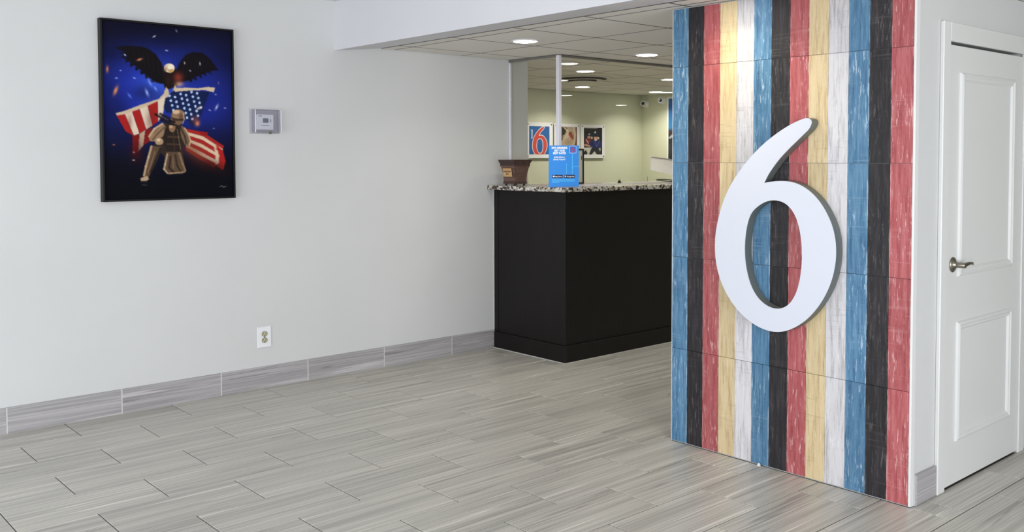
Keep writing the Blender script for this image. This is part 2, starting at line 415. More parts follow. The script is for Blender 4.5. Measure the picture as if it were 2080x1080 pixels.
# ------------------------------------------------------------------ the plank cladding on the block
order = ['blue', 'black', 'red', 'yellow', 'white'] * 2 + ['blue', 'black', 'red']
PW = (XB0 - (-1.8335)) / -13
zs = [0.004, 0.489, 0.966, 1.451, 1.938, 2.2345]
pm = {}
for i, colr in enumerate(order):
    for j in range(5):
        x0 = XB0 + i * PW; h = zs[j + 1] - zs[j] - 0.0016; key = (colr, round(h, 3))
        if key not in pm: pm[key] = MB().box((-PW / 2 + 0.0006, 0, -h / 2), (PW / 2 - 0.0006, 0.0105, h / 2), 0.0009).mesh('plank', PLANK[colr])
        o = bpy.data.objects.new('plank', pm[key]); C.objects.link(o); o.parent = wr
        o.location = (x0 + PW / 2, 3.837 + random.uniform(-0.0006, 0.0006), (zs[j] + zs[j + 1]) / 2)
t1 = MB().box((-1.8330, 3.8345, 0.002), (-1.8235, 3.868, 2.2345), 0.001).build('trim_1', M_TRIM); tag(t1, 'white metal edge strip on the corner of the plank cladding', kind='structure')
t2 = MB().box((XB0 - 0.0025, 3.836, 0.002), (XB0 - 0.0005, 3.8485, 2.2345)).build('trim_2', M_TRIM); tag(t2, 'thin white edge strip on the left edge of the planks', kind='structure')

# ------------------------------------------------------------------ door
dr = empty('door_1', (-1.84, (DY0 + DY1) / 2, 0), 'white panelled door with a nickel lever handle, right of the plank wall', kind='structure')
wbox('door_leaf', M_WHITE, dr, (-1.865, 4.1305, 0.012), (-1.817, 4.945, 1.966), 0.0015)
wbox('casing', M_WHITE, dr, (XB1 + 0.0004, 4.0575, 0.001), (-1.808, 4.1265, 2.062), 0.003)
wbox('casing', M_WHITE, dr, (XB1 + 0.0004, 4.949, 0.001), (-1.808, 5.018, 2.062), 0.003)
wbox('head_casing', M_WHITE, dr, (XB1 + 0.0004, 4.127, 1.979), (-1.808, 4.9485, 2.062), 0.003)
def moulding(y0, y1, z0, z1):
    mb = MB(); w = 0.040; x = -1.817
    rings = [(0, 0.0), (0.004, 0.009), (0.014, 0.013), (0.022, 0.008), (0.030, 0.009), (w, 0.0)]
    vs = []; fs = []
    for d, h in rings: vs += [(x + h, y0 + d, z0 + d), (x + h, y1 - d, z0 + d), (x + h, y1 - d, z1 - d), (x + h, y0 + d, z1 - d)]
    for r in range(len(rings) - 1):
        for i in range(4): fs.append((r * 4 + i, r * 4 + (i + 1) % 4, r * 4 + 4 + (i + 1) % 4, r * 4 + 4 + i))
    mb.add([Vector(q) - dr.location for q in vs], fs); return mb.build('panel_moulding', M_WHITE, dr)
moulding(4.238, 4.838, 0.945, 1.850); moulding(4.238, 4.838, 0.202, 0.742)
# lever set: rose, neck, lever
hb = Vector((-1.817, 4.191, 1.002)); RY = Matrix.Rotation(math.pi / 2, 4, 'Y')
hd = MB().lathe([(0.0, 0), (0.034, 0.0005), (0.034, 0.004), (0.028, 0.009), (0.016, 0.014), (0.0125, 0.020)], 28, RY).build('handle_rose', M_NICKEL, dr, hb - dr.location, True)
MB().lathe([(0.0125, 0.018), (0.0125, 0.052), (0.0105, 0.058), (0.0, 0.060)], 20, RY).build('handle_neck', M_NICKEL, hd, (0, 0, 0), True)
MB().tube([(0.050, -0.004, 0), (0.052, 0.012, 0.003), (0.056, 0.035, 0.007), (0.054, 0.062, 0.006), (0.050, 0.085, 0.004), (0.046, 0.100, -0.003)], [0.0105, 0.0095, 0.0075, 0.0065, 0.0065, 0.005], 12).build('lever', M_NICKEL, hd, (0, 0, 0), True)
wbox('latch_plate', M_NICKEL, dr, (-1.8175, 4.1303, 0.93), (-1.8165, 4.1325, 1.02))

# ------------------------------------------------------------------ the number 6
OUT = [(-2.2971, 1.6524), (-2.2752, 1.6468), (-2.268, 1.6319), (-2.2802, 1.6054), (-2.3046, 1.5815), (-2.3431, 1.5501), (-2.3821, 1.5158), (-2.4273, 1.4759), (-2.4616, 1.4355), (-2.4905, 1.3946), (-2.5108, 1.3576), (-2.4843, 1.3632), (-2.4378, 1.3701), (-2.3862, 1.3699), (-2.3411, 1.3618), (-2.2966, 1.3429), (-2.2526, 1.3121), (-2.2198, 1.2765), (-2.1954, 1.241), (-2.1774, 1.21), (-2.159, 1.1708), (-2.1458, 1.1214), (-2.1414, 1.0665), (-2.1435, 1.0162), (-2.1538, 0.9599), (-2.1697, 0.9129), (-2.1912, 0.8651), (-2.2214, 0.8158), (-2.2576, 0.7703), (-2.2973, 0.7316), (-2.3435, 0.6994), (-2.3906, 0.6772), (-2.4325, 0.6661), (-2.4814, 0.6658), (-2.5311, 0.6757), (-2.5786, 0.6949), (-2.6269, 0.7225), (-2.6728, 0.7602), (-2.7141, 0.8078), (-2.7466, 0.8604), (-2.7696, 0.9142), (-2.7835, 0.9691), (-2.7897, 1.0302), (-2.7877, 1.0865), (-2.7800, 1.143), (-2.7600, 1.2098), (-2.7454, 1.253), (-2.7223, 1.3039), (-2.6962, 1.3498), (-2.6662, 1.3904), (-2.6344, 1.4287), (-2.599, 1.4664), (-2.5629, 1.5018), (-2.5204, 1.5373), (-2.4746, 1.5697), (-2.4285, 1.599), (-2.3775, 1.6252), (-2.3385, 1.6429)]
HOLE = [(-2.5926, 1.1962), (-2.609, 1.1411), (-2.6165, 1.0753), (-2.6165, 1.0153), (-2.6097, 0.9614), (-2.5964, 0.9081), (-2.5769, 0.861), (-2.5513, 0.8248), (-2.5197, 0.7969), (-2.4824, 0.7798), (-2.4457, 0.7735), (-2.4096, 0.7799), (-2.3799, 0.7972), (-2.3565, 0.8235), (-2.3364, 0.8597), (-2.3222, 0.9028), (-2.3124, 0.9608), (-2.3084, 1.0181), (-2.3104, 1.0799), (-2.3178, 1.1312), (-2.328, 1.1701), (-2.3395, 1.2028), (-2.3596, 1.2364), (-2.3851, 1.2608), (-2.4138, 1.2749), (-2.4485, 1.2808), (-2.4835, 1.2776), (-2.5189, 1.2662), (-2.5526, 1.2418), (-2.5755, 1.2225)]
def smooth_loop(p, sharp=()):
    r = []; n_ = len(p)
    for i in range(n_):
        a, b, c_, d = [Vector(p[(i + k) % n_]) for k in (-1, 0, 1, 2)]
        if i in sharp: a = b
        if (i + 1) % n_ in sharp: d = c_
        for t in (0, 1 / 3, 2 / 3):
            q = 0.5 * ((2 * b) + (c_ - a) * t + (2 * a - 5 * b + 4 * c_ - d) * t * t + (3 * b - a - 3 * c_ + d) * t ** 3)
            r.append((q.x, q.y))
    return r
def relax(p, keep):
    return [q if i in keep else tuple(0.25 * p[i - 1][k] + 0.5 * q[k] + 0.25 * p[(i + 1) % len(p)][k] for k in (0, 1)) for i, q in enumerate(p)]
keep = {0, 1, 2, 3, 9, 10, 11}
SIX_O = smooth_loop(relax(OUT, keep), (10,)); SIX_H = smooth_loop(relax(HOLE, ()))
six = empty('number_sign', (-2.46, 3.836, 0.664), 'large raised silver-white numeral 6 mounted on the striped plank wall', 'sign')
def loc2(lp): return [(x + 2.46, z - 0.664) for x, z in lp]
mb = prism([loc2(SIX_O), loc2(SIX_H)], -0.0555, -0.0025)
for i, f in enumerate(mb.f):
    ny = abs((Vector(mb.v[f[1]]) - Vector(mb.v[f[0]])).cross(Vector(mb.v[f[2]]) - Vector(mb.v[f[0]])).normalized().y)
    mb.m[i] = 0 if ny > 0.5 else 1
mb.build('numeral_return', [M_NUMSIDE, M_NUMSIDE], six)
prism([loc2(SIX_O), loc2(SIX_H)], -0.0590, -0.0556).build('numeral_face', M_NUMBER, six)

chip = MB().add([(-0.012, 0, 0), (0.012, -0.004, 0), (0.008, 0.006, 0), (-0.008, 0.005, 0), (0.002, 0.002, 0.016), (-0.006, 0.003, 0.011)], [(3, 2, 1, 0), (0, 1, 4, 5), (1, 2, 4), (2, 3, 5, 4), (3, 0, 5)]).build('plaster_chip', M_TRIM, None, (-2.558, 3.822, 0.0004))
tag(chip, 'tiny white plaster chip on the floor against a black plank foot', 'debris')

# ------------------------------------------------------------------ reception counter
CX, CY, CE = -4.777, 4.710, 8.2
rc = empty('reception_counter', (-5.1, 5.6, 0), 'dark espresso reception counter with a projecting plinth, against the left wall', 'counter')
wbox('cabinet_body', M_ESPRESSO, rc, (XL + 0.012, CY + 0.004, 0.002), (CX - 0.004, CE, 1.232), 0.001)
wbox('end_panel', M_ESPRESSO, rc, (XL + 0.050, CY, 0.128), (CX - 0.0005, CY + 0.006, 1.231), 0.001)
wbox('wall_stile', M_ESPRESSO, rc, (XL + 0.006, CY - 0.003, 0.128), (XL + 0.047, CY + 0.006, 1.231), 0.001)
wbox('front_panel', M_ESPRESSO, rc, (CX - 0.006, CY + 0.0005, 0.128), (CX, CE, 1.231), 0.001)
wbox('plinth', M_ESPRESSO, rc, (XL + 0.002, CY - 0.013, 0.003), (CX + 0.012, CY + 0.003, 0.126), 0.0015)
wbox('plinth', M_ESPRESSO, rc, (CX - 0.003, CY + 0.0032, 0.003), (CX + 0.012, CE, 0.126), 0.0015)
wbox('caulk_line', M_CAULK, rc, (XL + 0.0006, CY - 0.017, 0.0005), (CX + 0.016, CY - 0.012, 0.004))
wbox('caulk_line', M_CAULK, rc, (CX + 0.0115, CY - 0.012, 0.0005), (CX + 0.016, CE, 0.004))
wbox('caulk_line', M_CAULK, rc, (XL + 0.0006, CY - 0.008, 0.144), (XL + 0.0055, CY + 0.003, 1.231))
gt = MB().box((-0.427, -1.78, 0), (0.427, 1.78, 0.033), 0.004).build('granite_countertop', M_GRANITE, None, (-5.137, 6.42, 1.2325))
tag(gt, 'black and white speckled granite top on the dark reception counter', 'countertop')
ZT = 1.2656

# clear screen over the counter
GX, GY = -5.013, 4.875
sg = empty('counter_screen', (GX, GY, ZT), 'clear acrylic screen standing on the granite counter up to the ceiling', 'screen')
wbox('end_pane', M_CLEAR, sg, (XL + 0.016, GY - 0.003, ZT + 0.001), (GX - 0.018, GY + 0.003, ZC - 0.019))
wbox('front_pane', M_CLEAR, sg, (GX - 0.003, GY + 0.018, ZT + 0.001), (GX + 0.003, 8.0, ZC - 0.019))
wbox('corner_post', M_FROST, sg, (GX - 0.017, GY - 0.017, ZT + 0.001), (GX + 0.017, GY + 0.017, ZC - 0.004), 0.005)
wbox('wall_channel', M_FROST, sg, (XL + 0.0008, GY - 0.010, ZT + 0.001), (XL + 0.0155, GY + 0.010, ZC - 0.02), 0.002)
wbox('top_channel', M_METALG, sg, (XL + 0.001, GY - 0.014, ZC - 0.018), (GX - 0.018, GY + 0.014, ZC - 0.002), 0.002)
wbox('top_channel', M_METALG, sg, (GX - 0.014, GY + 0.018, ZC - 0.018), (GX + 0.014, 8.0, ZC - 0.002), 0.002)
wbox('foot_channel', M_FROST, sg, (GX - 0.006, GY + 0.018, ZT + 0.0002), (GX + 0.006, 8.0, ZT + 0.006))

# ------------------------------------------------------------------ flared wooden box
bx = empty('suggestion_box', (-5.345, 4.735, ZT + 0.0005), 'flared brown wooden box with a pale name plate at the wall end of the counter', 'box')
levels = [(0.064, 0.014), (0.063, 0.030), (0.0615, 0.034), (0.062, 0.060), (0.066, 0.095), (0.073, 0.130), (0.079, 0.150), (0.0815, 0.151), (0.0815, 0.160), (0.0795, 0.161), (0.083, 0.172), (0.0855, 0.173), (0.0925, 0.196)]
def sqloft(levels):
    vs = []; fs = []
    for h, z in levels: vs += [(-h, -h, z), (h, -h, z), (h, h, z), (-h, h, z)]
    for r in range(len(levels) - 1):
        for i in range(4): fs.append((r * 4 + i, r * 4 + (i + 1) % 4, r * 4 + 4 + (i + 1) % 4, r * 4 + 4 + i))
    return vs, fs
vs, fs = sqloft(levels[2:7]); k = len(levels[2:7]) * 4
MB().add(vs, fs + [(3, 2, 1, 0), (k - 4, k - 3, k - 2, k - 1)]).build('body', M_BOXWOOD, bx)
vs, fs = sqloft(levels[6:] + [(0.088, 0.196), (0.074, 0.152)]); k = len(vs)
MB().add(vs, fs).build('rim', M_BOXDARK, bx)
vs, fs = sqloft([(0.060, 0.014)] + levels[0:3]); k = len(vs)
MB().add(vs, fs + [(3, 2, 1, 0), (k - 4, k - 3, k - 2, k - 1)]).build('base_moulding', M_BOXDARK, bx)
for sx in (-1, 1):
    for sy in (-1, 1):
        MB().lathe([(0.007, 0), (0.010, 0.005), (0.008, 0.014)], 12).build('foot', M_BOXDARK, bx, (sx * 0.048, sy * 0.048, 0), True)
npl = MB().box((-0.052, -0.0015, -0.032), (0.046, 0.0015, 0.032), 0.0006).build('name_plate', M_LABELWOOD, bx, (0, -0.0750, 0.100)); npl.rotation_euler = (math.radians(9), 0, 0)
tag(npl, 'pale wooden name plate')
text('lettering', 'SUGGESTION', M_INK, npl, frame_matrix((-0.003, -0.0018, 0.007), (1, 0, 0), (0, 0, 1)), 0.0150, sx=0.88, bold=0.0003)
text('lettering', 'BOX', M_INK, npl, frame_matrix((-0.003, -0.0018, -0.012), (1, 0, 0), (0, 0, 1)), 0.0150, bold=0.0003)

# ------------------------------------------------------------------ blue rate card
a0 = Vector((-4.868, 4.634, 0)); b0 = Vector((-4.716, 4.786, 0)); wdt = (b0 - a0).length; hgt = 0.298
rs = empty('rate_sign', ((a0 + b0) / 2 + Vector((0, 0, ZT + 0.0006)))[:], 'bright blue member rates card standing on the corner of the granite counter', 'sign', rot=(0, 0, math.atan2(b0.y - a0.y, b0.x - a0.x)))
MB().box((-wdt / 2, -0.002, 0), (wdt / 2, 0.002, hgt), 0.0008).build('card', M_CARD, rs)
MB().box((-wdt / 2 + 0.04, 0.003, 0), (wdt / 2 - 0.03, 0.06, 0.003)).add([(-0.05, 0.002, 0.20), (0.05, 0.002, 0.20), (0.05, 0.058, 0.003), (-0.05, 0.058, 0.003), (-0.05, 0.004, 0.20), (0.05, 0.004, 0.20), (0.05, 0.060, 0.003), (-0.05, 0.060, 0.003)], [(0, 1, 2, 3), (4, 5, 6, 7), (0, 1, 5, 4), (1, 2, 6, 5), (3, 0, 4, 7)]).build('easel_back', M_CARD, rs)
MB().box((-wdt / 2 + 0.03, -0.022, 0), (wdt / 2 - 0.014, -0.0022, 0.0022)).add([(-wdt / 2 + 0.055, -0.0225, 0.0), (wdt / 2 - 0.014, -0.0225, 0.0), (wdt / 2 - 0.014, -0.0225, 0.010), (wdt / 2 - 0.06, -0.0225, 0.007), (-wdt / 2 + 0.055, -0.0225, 0.005), (-wdt / 2 + 0.055, -0.0215, 0.0), (wdt / 2 - 0.014, -0.0215, 0.0), (wdt / 2 - 0.014, -0.0215, 0.010), (wdt / 2 - 0.06, -0.0215, 0.007), (-wdt / 2 + 0.055, -0.0215, 0.005)], [(0, 1, 2, 3, 4), (5, 6, 7, 8, 9), (2, 3, 8, 7), (3, 4, 9, 8)]).build('clear_foot', M_COVER, rs)
def uv(x, y): return ((x - 435) / 630 * wdt, -0.0024, (973 - y) / 815 * hgt)      # card print laid out on the card's own width and height
E_X, E_Z = (1, 0, 0), (0, 0, 1)
def card_text(s, x, y, size, mt=None, bold=0.0012, sx=1.0): return text('lettering', s, mt or M_WHITEINK, rs, frame_matrix(uv(x, y), E_X, E_Z), size, bold=bold, sx=sx)
card_text('MY6 MEMBERS', 345, 208, 0.0190, sx=0.92); card_text('GET OUR', 345, 260, 0.0190, sx=0.95); card_text('BEST RATES', 345, 312, 0.0190, sx=0.92)
card_text('JOIN MY6 &', 345, 390, 0.0145, bold=0.0006); card_text('SAVE TODAY', 345, 434, 0.0145, bold=0.0006)
def patch(name, x0, y0, x1, y1, mt, t=0.0006, off=0.0):
    a, b = uv(x0, y1), uv(x1, y0); return MB().box((a[0], -0.002 - t - off, a[2]), (b[0], -0.002 - off, b[2])).build(name, mt, rs)
patch('store_badge', 196, 732, 412, 794, M_NAVY); patch('store_badge', 445, 732, 665, 794, M_NAVY)
text('lettering', 'App Store', M_WHITEINK, rs, frame_matrix((uv(325, 764)[0], -0.0032, uv(325, 764)[2]), E_X, E_Z), 0.0125, bold=0.0003)
text('lettering', 'Google Play', M_WHITEINK, rs, frame_matrix((uv(578, 764)[0], -0.0032, uv(578, 764)[2]), E_X, E_Z), 0.0110, bold=0.0003)
ap = uv(225, 760); pl = uv(472, 760)
MB().lathe([(0.0062, 0), (0.0062, 0.0005)], 14, Matrix.Translation((ap[0], -0.0027, ap[2] - 0.001)) @ Matrix.Rotation(math.pi / 2, 4, 'X')).box((ap[0] + 0.0005, -0.0032, ap[2] + 0.0055), (ap[0] + 0.003, -0.0027, ap[2] + 0.0085)).build('badge_mark', M_WHITEINK, rs)
MB().add([(pl[0] - 0.005, y, pl[2] - 0.007) for y in (-0.0032, -0.0027)] + [(pl[0] - 0.005, y, pl[2] + 0.007) for y in (-0.0032, -0.0027)] + [(pl[0] + 0.007, y, pl[2]) for y in (-0.0032, -0.0027)], [(0, 2, 4), (1, 3, 5), (0, 2, 3, 1), (2, 4, 5, 3), (4, 0, 1, 5)]).build('badge_mark', M_WHITEINK, rs)
for j in range(3): patch('small_print', 188, 822 + j * 24, 665 if j < 2 else 340, 834 + j * 24, M_CYANINK, 0.0004)
patch('print_line', 608, 316, 620, 710, M_CYANINK, 0.0004); patch('print_line', 487, 510, 497, 710, M_CYANINK, 0.0004); patch('print_line', 660, 560, 745, 570, M_CYANINK, 0.0004)
cx_, cz_ = uv(665, 615)[0], uv(665, 615)[2]; rr = 45 / 630 * wdt
arc = [(cx_ + rr * 1.0 * math.cos(a), -0.0024, cz_ + rr * 1.15 * math.sin(a)) for a in np.linspace(math.pi, math.pi / 2, 8)]
MB().tube(arc, 0.0013, 6).build('print_line', M_CYANINK, rs)
bd = patch('number_badge', 566, 176, 688, 302, mat('badge_blue', (26, 92, 196), 0.5), 0.0005); 
patch('badge_border', 560, 170, 694, 308, M_WHITEINK, 0.0002)
def mini_six(name, mt, parent, cx, cz, h, y0, y1, off=0.0):
    s = h / 0.9866
    g = lambda lp: [(cx + (x + 2.46) * s * 0.95, cz + (z - 1.16) * s) for x, z in lp]
    return prism([g(SIX_O[::3]), g(SIX_H[::3])], y0, y1).build(name, mt, parent)
bq = uv(627, 240); mini_six('badge_numeral', M_REDINK, rs, bq[0], bq[2], 0.037, -0.0032, -0.0026)

# black-edged menu frame behind the blue card
mf = empty('document_frame', (-5.29, 5.285, ZT + 0.0005), 'black-edged upright paper holder partly hidden behind the blue card', 'frame', rot=(math.radians(-6), 0, math.radians(46)))
fwid, fh = 0.20, 0.282
MB().box((-fwid / 2, -0.008, 0.002), (-fwid / 2 + 0.012, 0.008, fh)).box((fwid / 2 - 0.012, -0.008, 0.002), (fwid / 2, 0.008, fh)).box((-fwid / 2 + 0.012, -0.008, fh - 0.012), (fwid / 2 - 0.012, 0.008, fh)).box((-fwid / 2 + 0.012, -0.008, 0.002), (fwid / 2 - 0.012, 0.008, 0.014)).build('rim', M_BLACK, mf)
MB().box((-fwid / 2 + 0.0125, -0.002, 0.0145), (fwid / 2 - 0.0125, 0.003, fh - 0.0125)).build('paper', mat('cream_paper', (214, 210, 196), 0.7), mf)
MB().box((fwid / 2 - 0.022, -0.0032, 0.195), (fwid / 2 - 0.016, -0.0024, 0.225)).build('print_mark', M_INK, mf)

# little things at the back of the granite
bc = empty('binder_clip', (-5.30, 5.86, ZT + 0.0003), 'tiny black binder clip on the granite counter', 'clip')
MB().add([(-0.010, -0.012, 0), (0.010, -0.012, 0), (0.0, -0.012, 0.020), (-0.010, 0.012, 0), (0.010, 0.012, 0), (0.0, 0.012, 0.020)], [(0, 1, 2), (3, 5, 4), (0, 3, 4, 1), (1, 4, 5, 2), (2, 5, 3, 0)]).build('clip_body', M_BLACK, bc)
MB().tube([(0, -0.007, 0.018), (0.002, -0.006, 0.030), (0.003, 0, 0.034), (0.002, 0.006, 0.030), (0, 0.007, 0.018)], 0.0015, 6).build('clip_arm', M_NICKEL, bc)
c1 = MB().tube([(0.11 * math.cos(a) * 0.55, 0.11 * math.sin(a) * 0.8, 0.004 + 0.016 * max(0, math.sin(a * 0.5))) for a in np.linspace(0, 2 * math.pi, 26)], 0.0042, 8).build('cord_loop', M_BLACK, None, (-5.20, 6.33, ZT + 0.0004)); tag(c1, 'black cord lying in a loop on the granite near the plank wall', 'cord')
c2 = MB().tube([(0, 0, 0.002), (0.002, 0.001, 0.02), (0.0, 0.003, 0.036), (-0.008, 0.004, 0.045)], 0.002, 8).build('cord_end', mat('grey_cord', (92, 90, 80), 0.5), None, (-5.37, 6.30, ZT)); tag(c2, 'thin upright cord end sticking up behind the counter edge', 'cord')

# white acrylic panel on a stand (tilted)
mo = empty('display_panel', (-5.20, 6.30, ZT + 0.0005), 'milky white tilted panel on a slim stand behind the counter screen', 'panel')
pq = [(-5.14, 6.073, 1.479), (-5.14, 6.524, 1.4385), (-5.24, 6.651, 1.2966), (-5.24, 6.192, 1.370)]
MB().add([tuple(Vector(q) + Vector((dx, 0, 0)) - mo.location) for dx in (-0.006, 0.006) for q in pq], [(0, 1, 2, 3), (4, 5, 6, 7), (0, 1, 5, 4), (1, 2, 6, 5), (2, 3, 7, 6), (3, 0, 4, 7)]).build('sheet', M_PANEL, mo)
MB().tube([tuple(Vector(pq[0]) - mo.location + Vector((0, 0, 0.002))), tuple(Vector(pq[1]) - mo.location + Vector((0, 0, 0.002)))], 0.006, 8).build('top_edge', M_PLASTIC, mo)
MB().box((-0.045, 0.20, 0), (0.045, 0.30, 0.008), 0.002).box((-0.022, 0.235, 0.008), (-0.008, 0.265, 0.09)).build('stand', M_PLASTIC, mo)

# ------------------------------------------------------------------ flat prints, painted point by point into colour attributes
M_PRINT = mat('printed_picture', (255, 255, 255), 0.7, 0.05)
n = NT(M_PRINT); at = n.new('ShaderNodeAttribute'); at.attribute_name = 'print'; n.link(at.outputs['Color'], n.b.inputs['Base Color'])
class Print:
    def __init__(s, w, h, quad):
        """quad: tl, tr, br, bl of the print in the sketch coordinates the shapes are given in"""
        s.w, s.h = w, h
        A = []; B = []
        for (u, v), (x, y) in zip(((0, 0), (1, 0), (1, 1), (0, 1)), quad):
            A += [[u, v, 1, 0, 0, 0, -u * x, -v * x], [0, 0, 0, u, v, 1, -u * y, -v * y]]; B += [x, y]
        H = np.append(np.linalg.solve(np.array(A, float), np.array(B, float)), 1).reshape(3, 3)
        U, V = np.meshgrid((np.arange(w) + 0.5) / w, (np.arange(h) + 0.5) / h)
        q = np.einsum('ij,jyx->iyx', H, np.stack([U, V, np.ones_like(U)])); s.X, s.Y = q[0] / q[2], q[1] / q[2]
        s.U, s.V = U, V; s.img = np.zeros((h, w, 3)); s.rng = np.random.RandomState(3)
    def mask(s, poly, soft=0.0):
        m_ = np.zeros(s.X.shape, bool); n_ = len(poly)
        for i in range(n_):
            (x1, y1), (x2, y2) = poly[i], poly[(i + 1) % n_]
            if y1 == y2: continue
            cnd = (y1 > s.Y) != (y2 > s.Y); m_ ^= cnd & (s.X < (x2 - x1) * (s.Y - y1) / (y2 - y1) + x1)
        f_ = m_.astype(float)
        for _ in range(int(soft)):
            g = np.pad(f_, 1, mode='edge'); f_ = (g[1:-1, 1:-1] * 2 + g[:-2, 1:-1] + g[2:, 1:-1] + g[1:-1, :-2] + g[1:-1, 2:]) / 6
        return f_
    def put(s, m_, col, a=1.0): s.img += (m_ * a)[..., None] * (np.array(col, float) - s.img)
    def poly(s, p, col, soft=1, a=1.0): s.put(s.mask(p, soft), col, a)
    def glow(s, x, y, rx, ry, col, a=1.0, ang=0.0, power=2.0):
        c_, sn = math.cos(ang), math.sin(ang); dx, dy = s.X - x, s.Y - y
        d = np.sqrt(((dx * c_ + dy * sn) / rx) ** 2 + ((-dx * sn + dy * c_) / ry) ** 2); s.put(np.exp(-d ** power), col, a)
    def disc(s, x, y, rx, ry, col, ang=0.0, a=1.0):
        c_, sn = math.cos(ang), math.sin(ang); dx, dy = s.X - x, s.Y - y
        d = np.sqrt(((dx * c_ + dy * sn) / rx) ** 2 + ((-dx * sn + dy * c_) / ry) ** 2); s.put(np.clip((1.08 - d) / 0.16, 0, 1), col, a)
    def line(s, pts, w, col, a=1.0):
        for (x1, y1), (x2, y2) in zip(pts[:-1], pts[1:]):
            L = max(1e-6, (x2 - x1) ** 2 + (y2 - y1) ** 2); t = np.clip(((s.X - x1) * (x2 - x1) + (s.Y - y1) * (y2 - y1)) / L, 0, 1)
            d = np.hypot(s.X - x1 - t * (x2 - x1), s.Y - y1 - t * (y2 - y1)); s.put(np.clip(1 - d / w, 0, 1) ** 0.6, col, a)
    def build(s, name, parent, o, ux, uy, W, Ht):
        """flat grid mesh: o = top-left corner (local), ux = direction right, uy = direction down"""
        o, ux, uy = np.array(o, float), np.array(ux, float), np.array(uy, float); h, w = s.h, s.w
        P_ = o + (s.U[..., None] * W) * ux + (s.V[..., None] * Ht) * uy
        P_[:, 0] = o + (s.V[:, :1] * Ht) * uy; P_[:, -1] = o + W * ux + (s.V[:, :1] * Ht) * uy
        P_[0] = o + (P_[0] - o) - np.outer(((P_[0] - o) @ uy), uy); P_[-1] = P_[-1] - np.outer((P_[-1] - o) @ uy, uy) + Ht * uy
        idx = np.arange(h * w).reshape(h, w)
        q = np.stack([idx[:-1, :-1], idx[1:, :-1], idx[1:, 1:], idx[:-1, 1:]], -1).reshape(-1)
        me = bpy.data.meshes.new(name); nf = (h - 1) * (w - 1)
        me.vertices.add(h * w); me.vertices.foreach_set('co', P_.reshape(-1)); me.loops.add(nf * 4); me.loops.foreach_set('vertex_index', q)
        me.polygons.add(nf); me.polygons.foreach_set('loop_start', np.arange(nf) * 4); me.polygons.foreach_set('loop_total', np.full(nf, 4)); me.update(calc_edges=True)
        c_ = np.clip(s.img, 0, 255) / 255; c_ = np.where(c_ <= 0.04045, c_ / 12.92, ((c_ + 0.055) / 1.055) ** 2.4)
        a_ = me.color_attributes.new('print', 'FLOAT_COLOR', 'POINT'); a_.data.foreach_set('color', np.concatenate([c_, np.ones((h, w, 1))], -1).reshape(-1))
        me.materials.append(M_PRINT); ob = bpy.data.objects.new(name, me); C.objects.link(ob); ob.parent = parent; return ob

# ------------------------------------------------------------------ framed eagle picture on the left wall
PY0, PY1, PZ0, PZ1, PD = 1.774, 2.568, 1.232, 2.272, 0.045
pic = empty('framed_picture', (XL + 0.0005, (PY0 + PY1) / 2, PZ0), 'black-framed picture of an eagle above a flag and a kneeling soldier, on the left wall', 'picture')
F = 0.011
wbox('frame_rail', M_BLACK, pic, (XL + 0.0006, PY0, PZ0), (XL + PD, PY0 + F, PZ1), 0.001)
wbox('frame_rail', M_BLACK, pic, (XL + 0.0006, PY1 - F, PZ0), (XL + PD, PY1, PZ1), 0.001)
wbox('frame_rail', M_BLACK, pic, (XL + 0.0006, PY0 + F, PZ1 - F), (XL + PD, PY1 - F, PZ1), 0.001)
wbox('frame_rail', M_BLACK, pic, (XL + 0.0006, PY0 + F, PZ0), (XL + PD, PY1 - F, PZ0 + F), 0.001)
wbox('backing', M_BLACK, pic, (XL + 0.0008, PY0 + F, PZ0 + F), (XL + 0.028, PY1 - F, PZ1 - F))
P = Print(236, 312, ((80, 58), (783, 118), (797, 1022), (97, 1028)))
P.put(np.ones_like(P.X), (20, 20, 40))
P.glow(420, 440, 330, 240, (40, 62, 200), 0.95); P.glow(620, 540, 200, 170, (36, 50, 165), 0.65); P.glow(250, 430, 190, 150, (34, 48, 160), 0.6); P.glow(400, 420, 130, 100, (74, 110, 236), 0.7)
P.glow(450, 80, 500, 90, (18, 17, 30), 0.75)
P.put(1 / (1 + np.exp(-(P.Y - 800) / 40)), (13, 14, 20), 0.96)
for _ in range(26): P.glow(P.rng.uniform(90, 790), P.rng.uniform(80, 900), P.rng.uniform(40, 130), P.rng.uniform(30, 90), (16, 18, 44), 0.30)
P.poly([(150, 205), (225, 196), (320, 205), (372, 240), (405, 290), (420, 330), (430, 400), (400, 402), (372, 394), (330, 366), (285, 322), (235, 285), (200, 262), (225, 255), (180, 238), (212, 233)], (24, 21, 24), 2)
P.poly([(482, 330), (505, 285), (535, 246), (575, 230), (630, 236), (670, 268), (716, 330), (690, 330), (640, 348), (600, 362), (570, 380), (520, 394), (490, 395)], (23, 20, 24), 2)
P.poly([(415, 315), (480, 320), (508, 372), (490, 412), (455, 430), (425, 432), (410, 390)], (26, 21, 22), 2)
for k_, (x, y, dx, dy) in enumerate([(196, 240, -30, -12), (206, 256, -22, 8), (226, 274, -16, 14), (248, 294, -12, 18), (274, 314, -8, 20), (300, 336, -6, 20), (326, 360, -6, 18), (352, 384, -6, 16), (680, 326, 26, 10), (660, 338, 20, 16), (636, 346, 14, 18), (612, 356, 10, 18), (586, 370, 6, 18), (560, 380, 4, 18)]):
    P.poly([(x - 12, y - 4), (x + 14, y + 4), (x + dx, y + dy)], (22, 20, 24), 1)
for i in range(7): P.line([(250 + i * 26, 215 + i * 8), (262 + i * 26, 270 + i * 17)], 2.5, (46, 38, 40), 0.5); P.line([(660 - i * 22, 262 - i * 2), (640 - i * 20, 335 + i * 6)], 2.5, (44, 36, 40), 0.5)
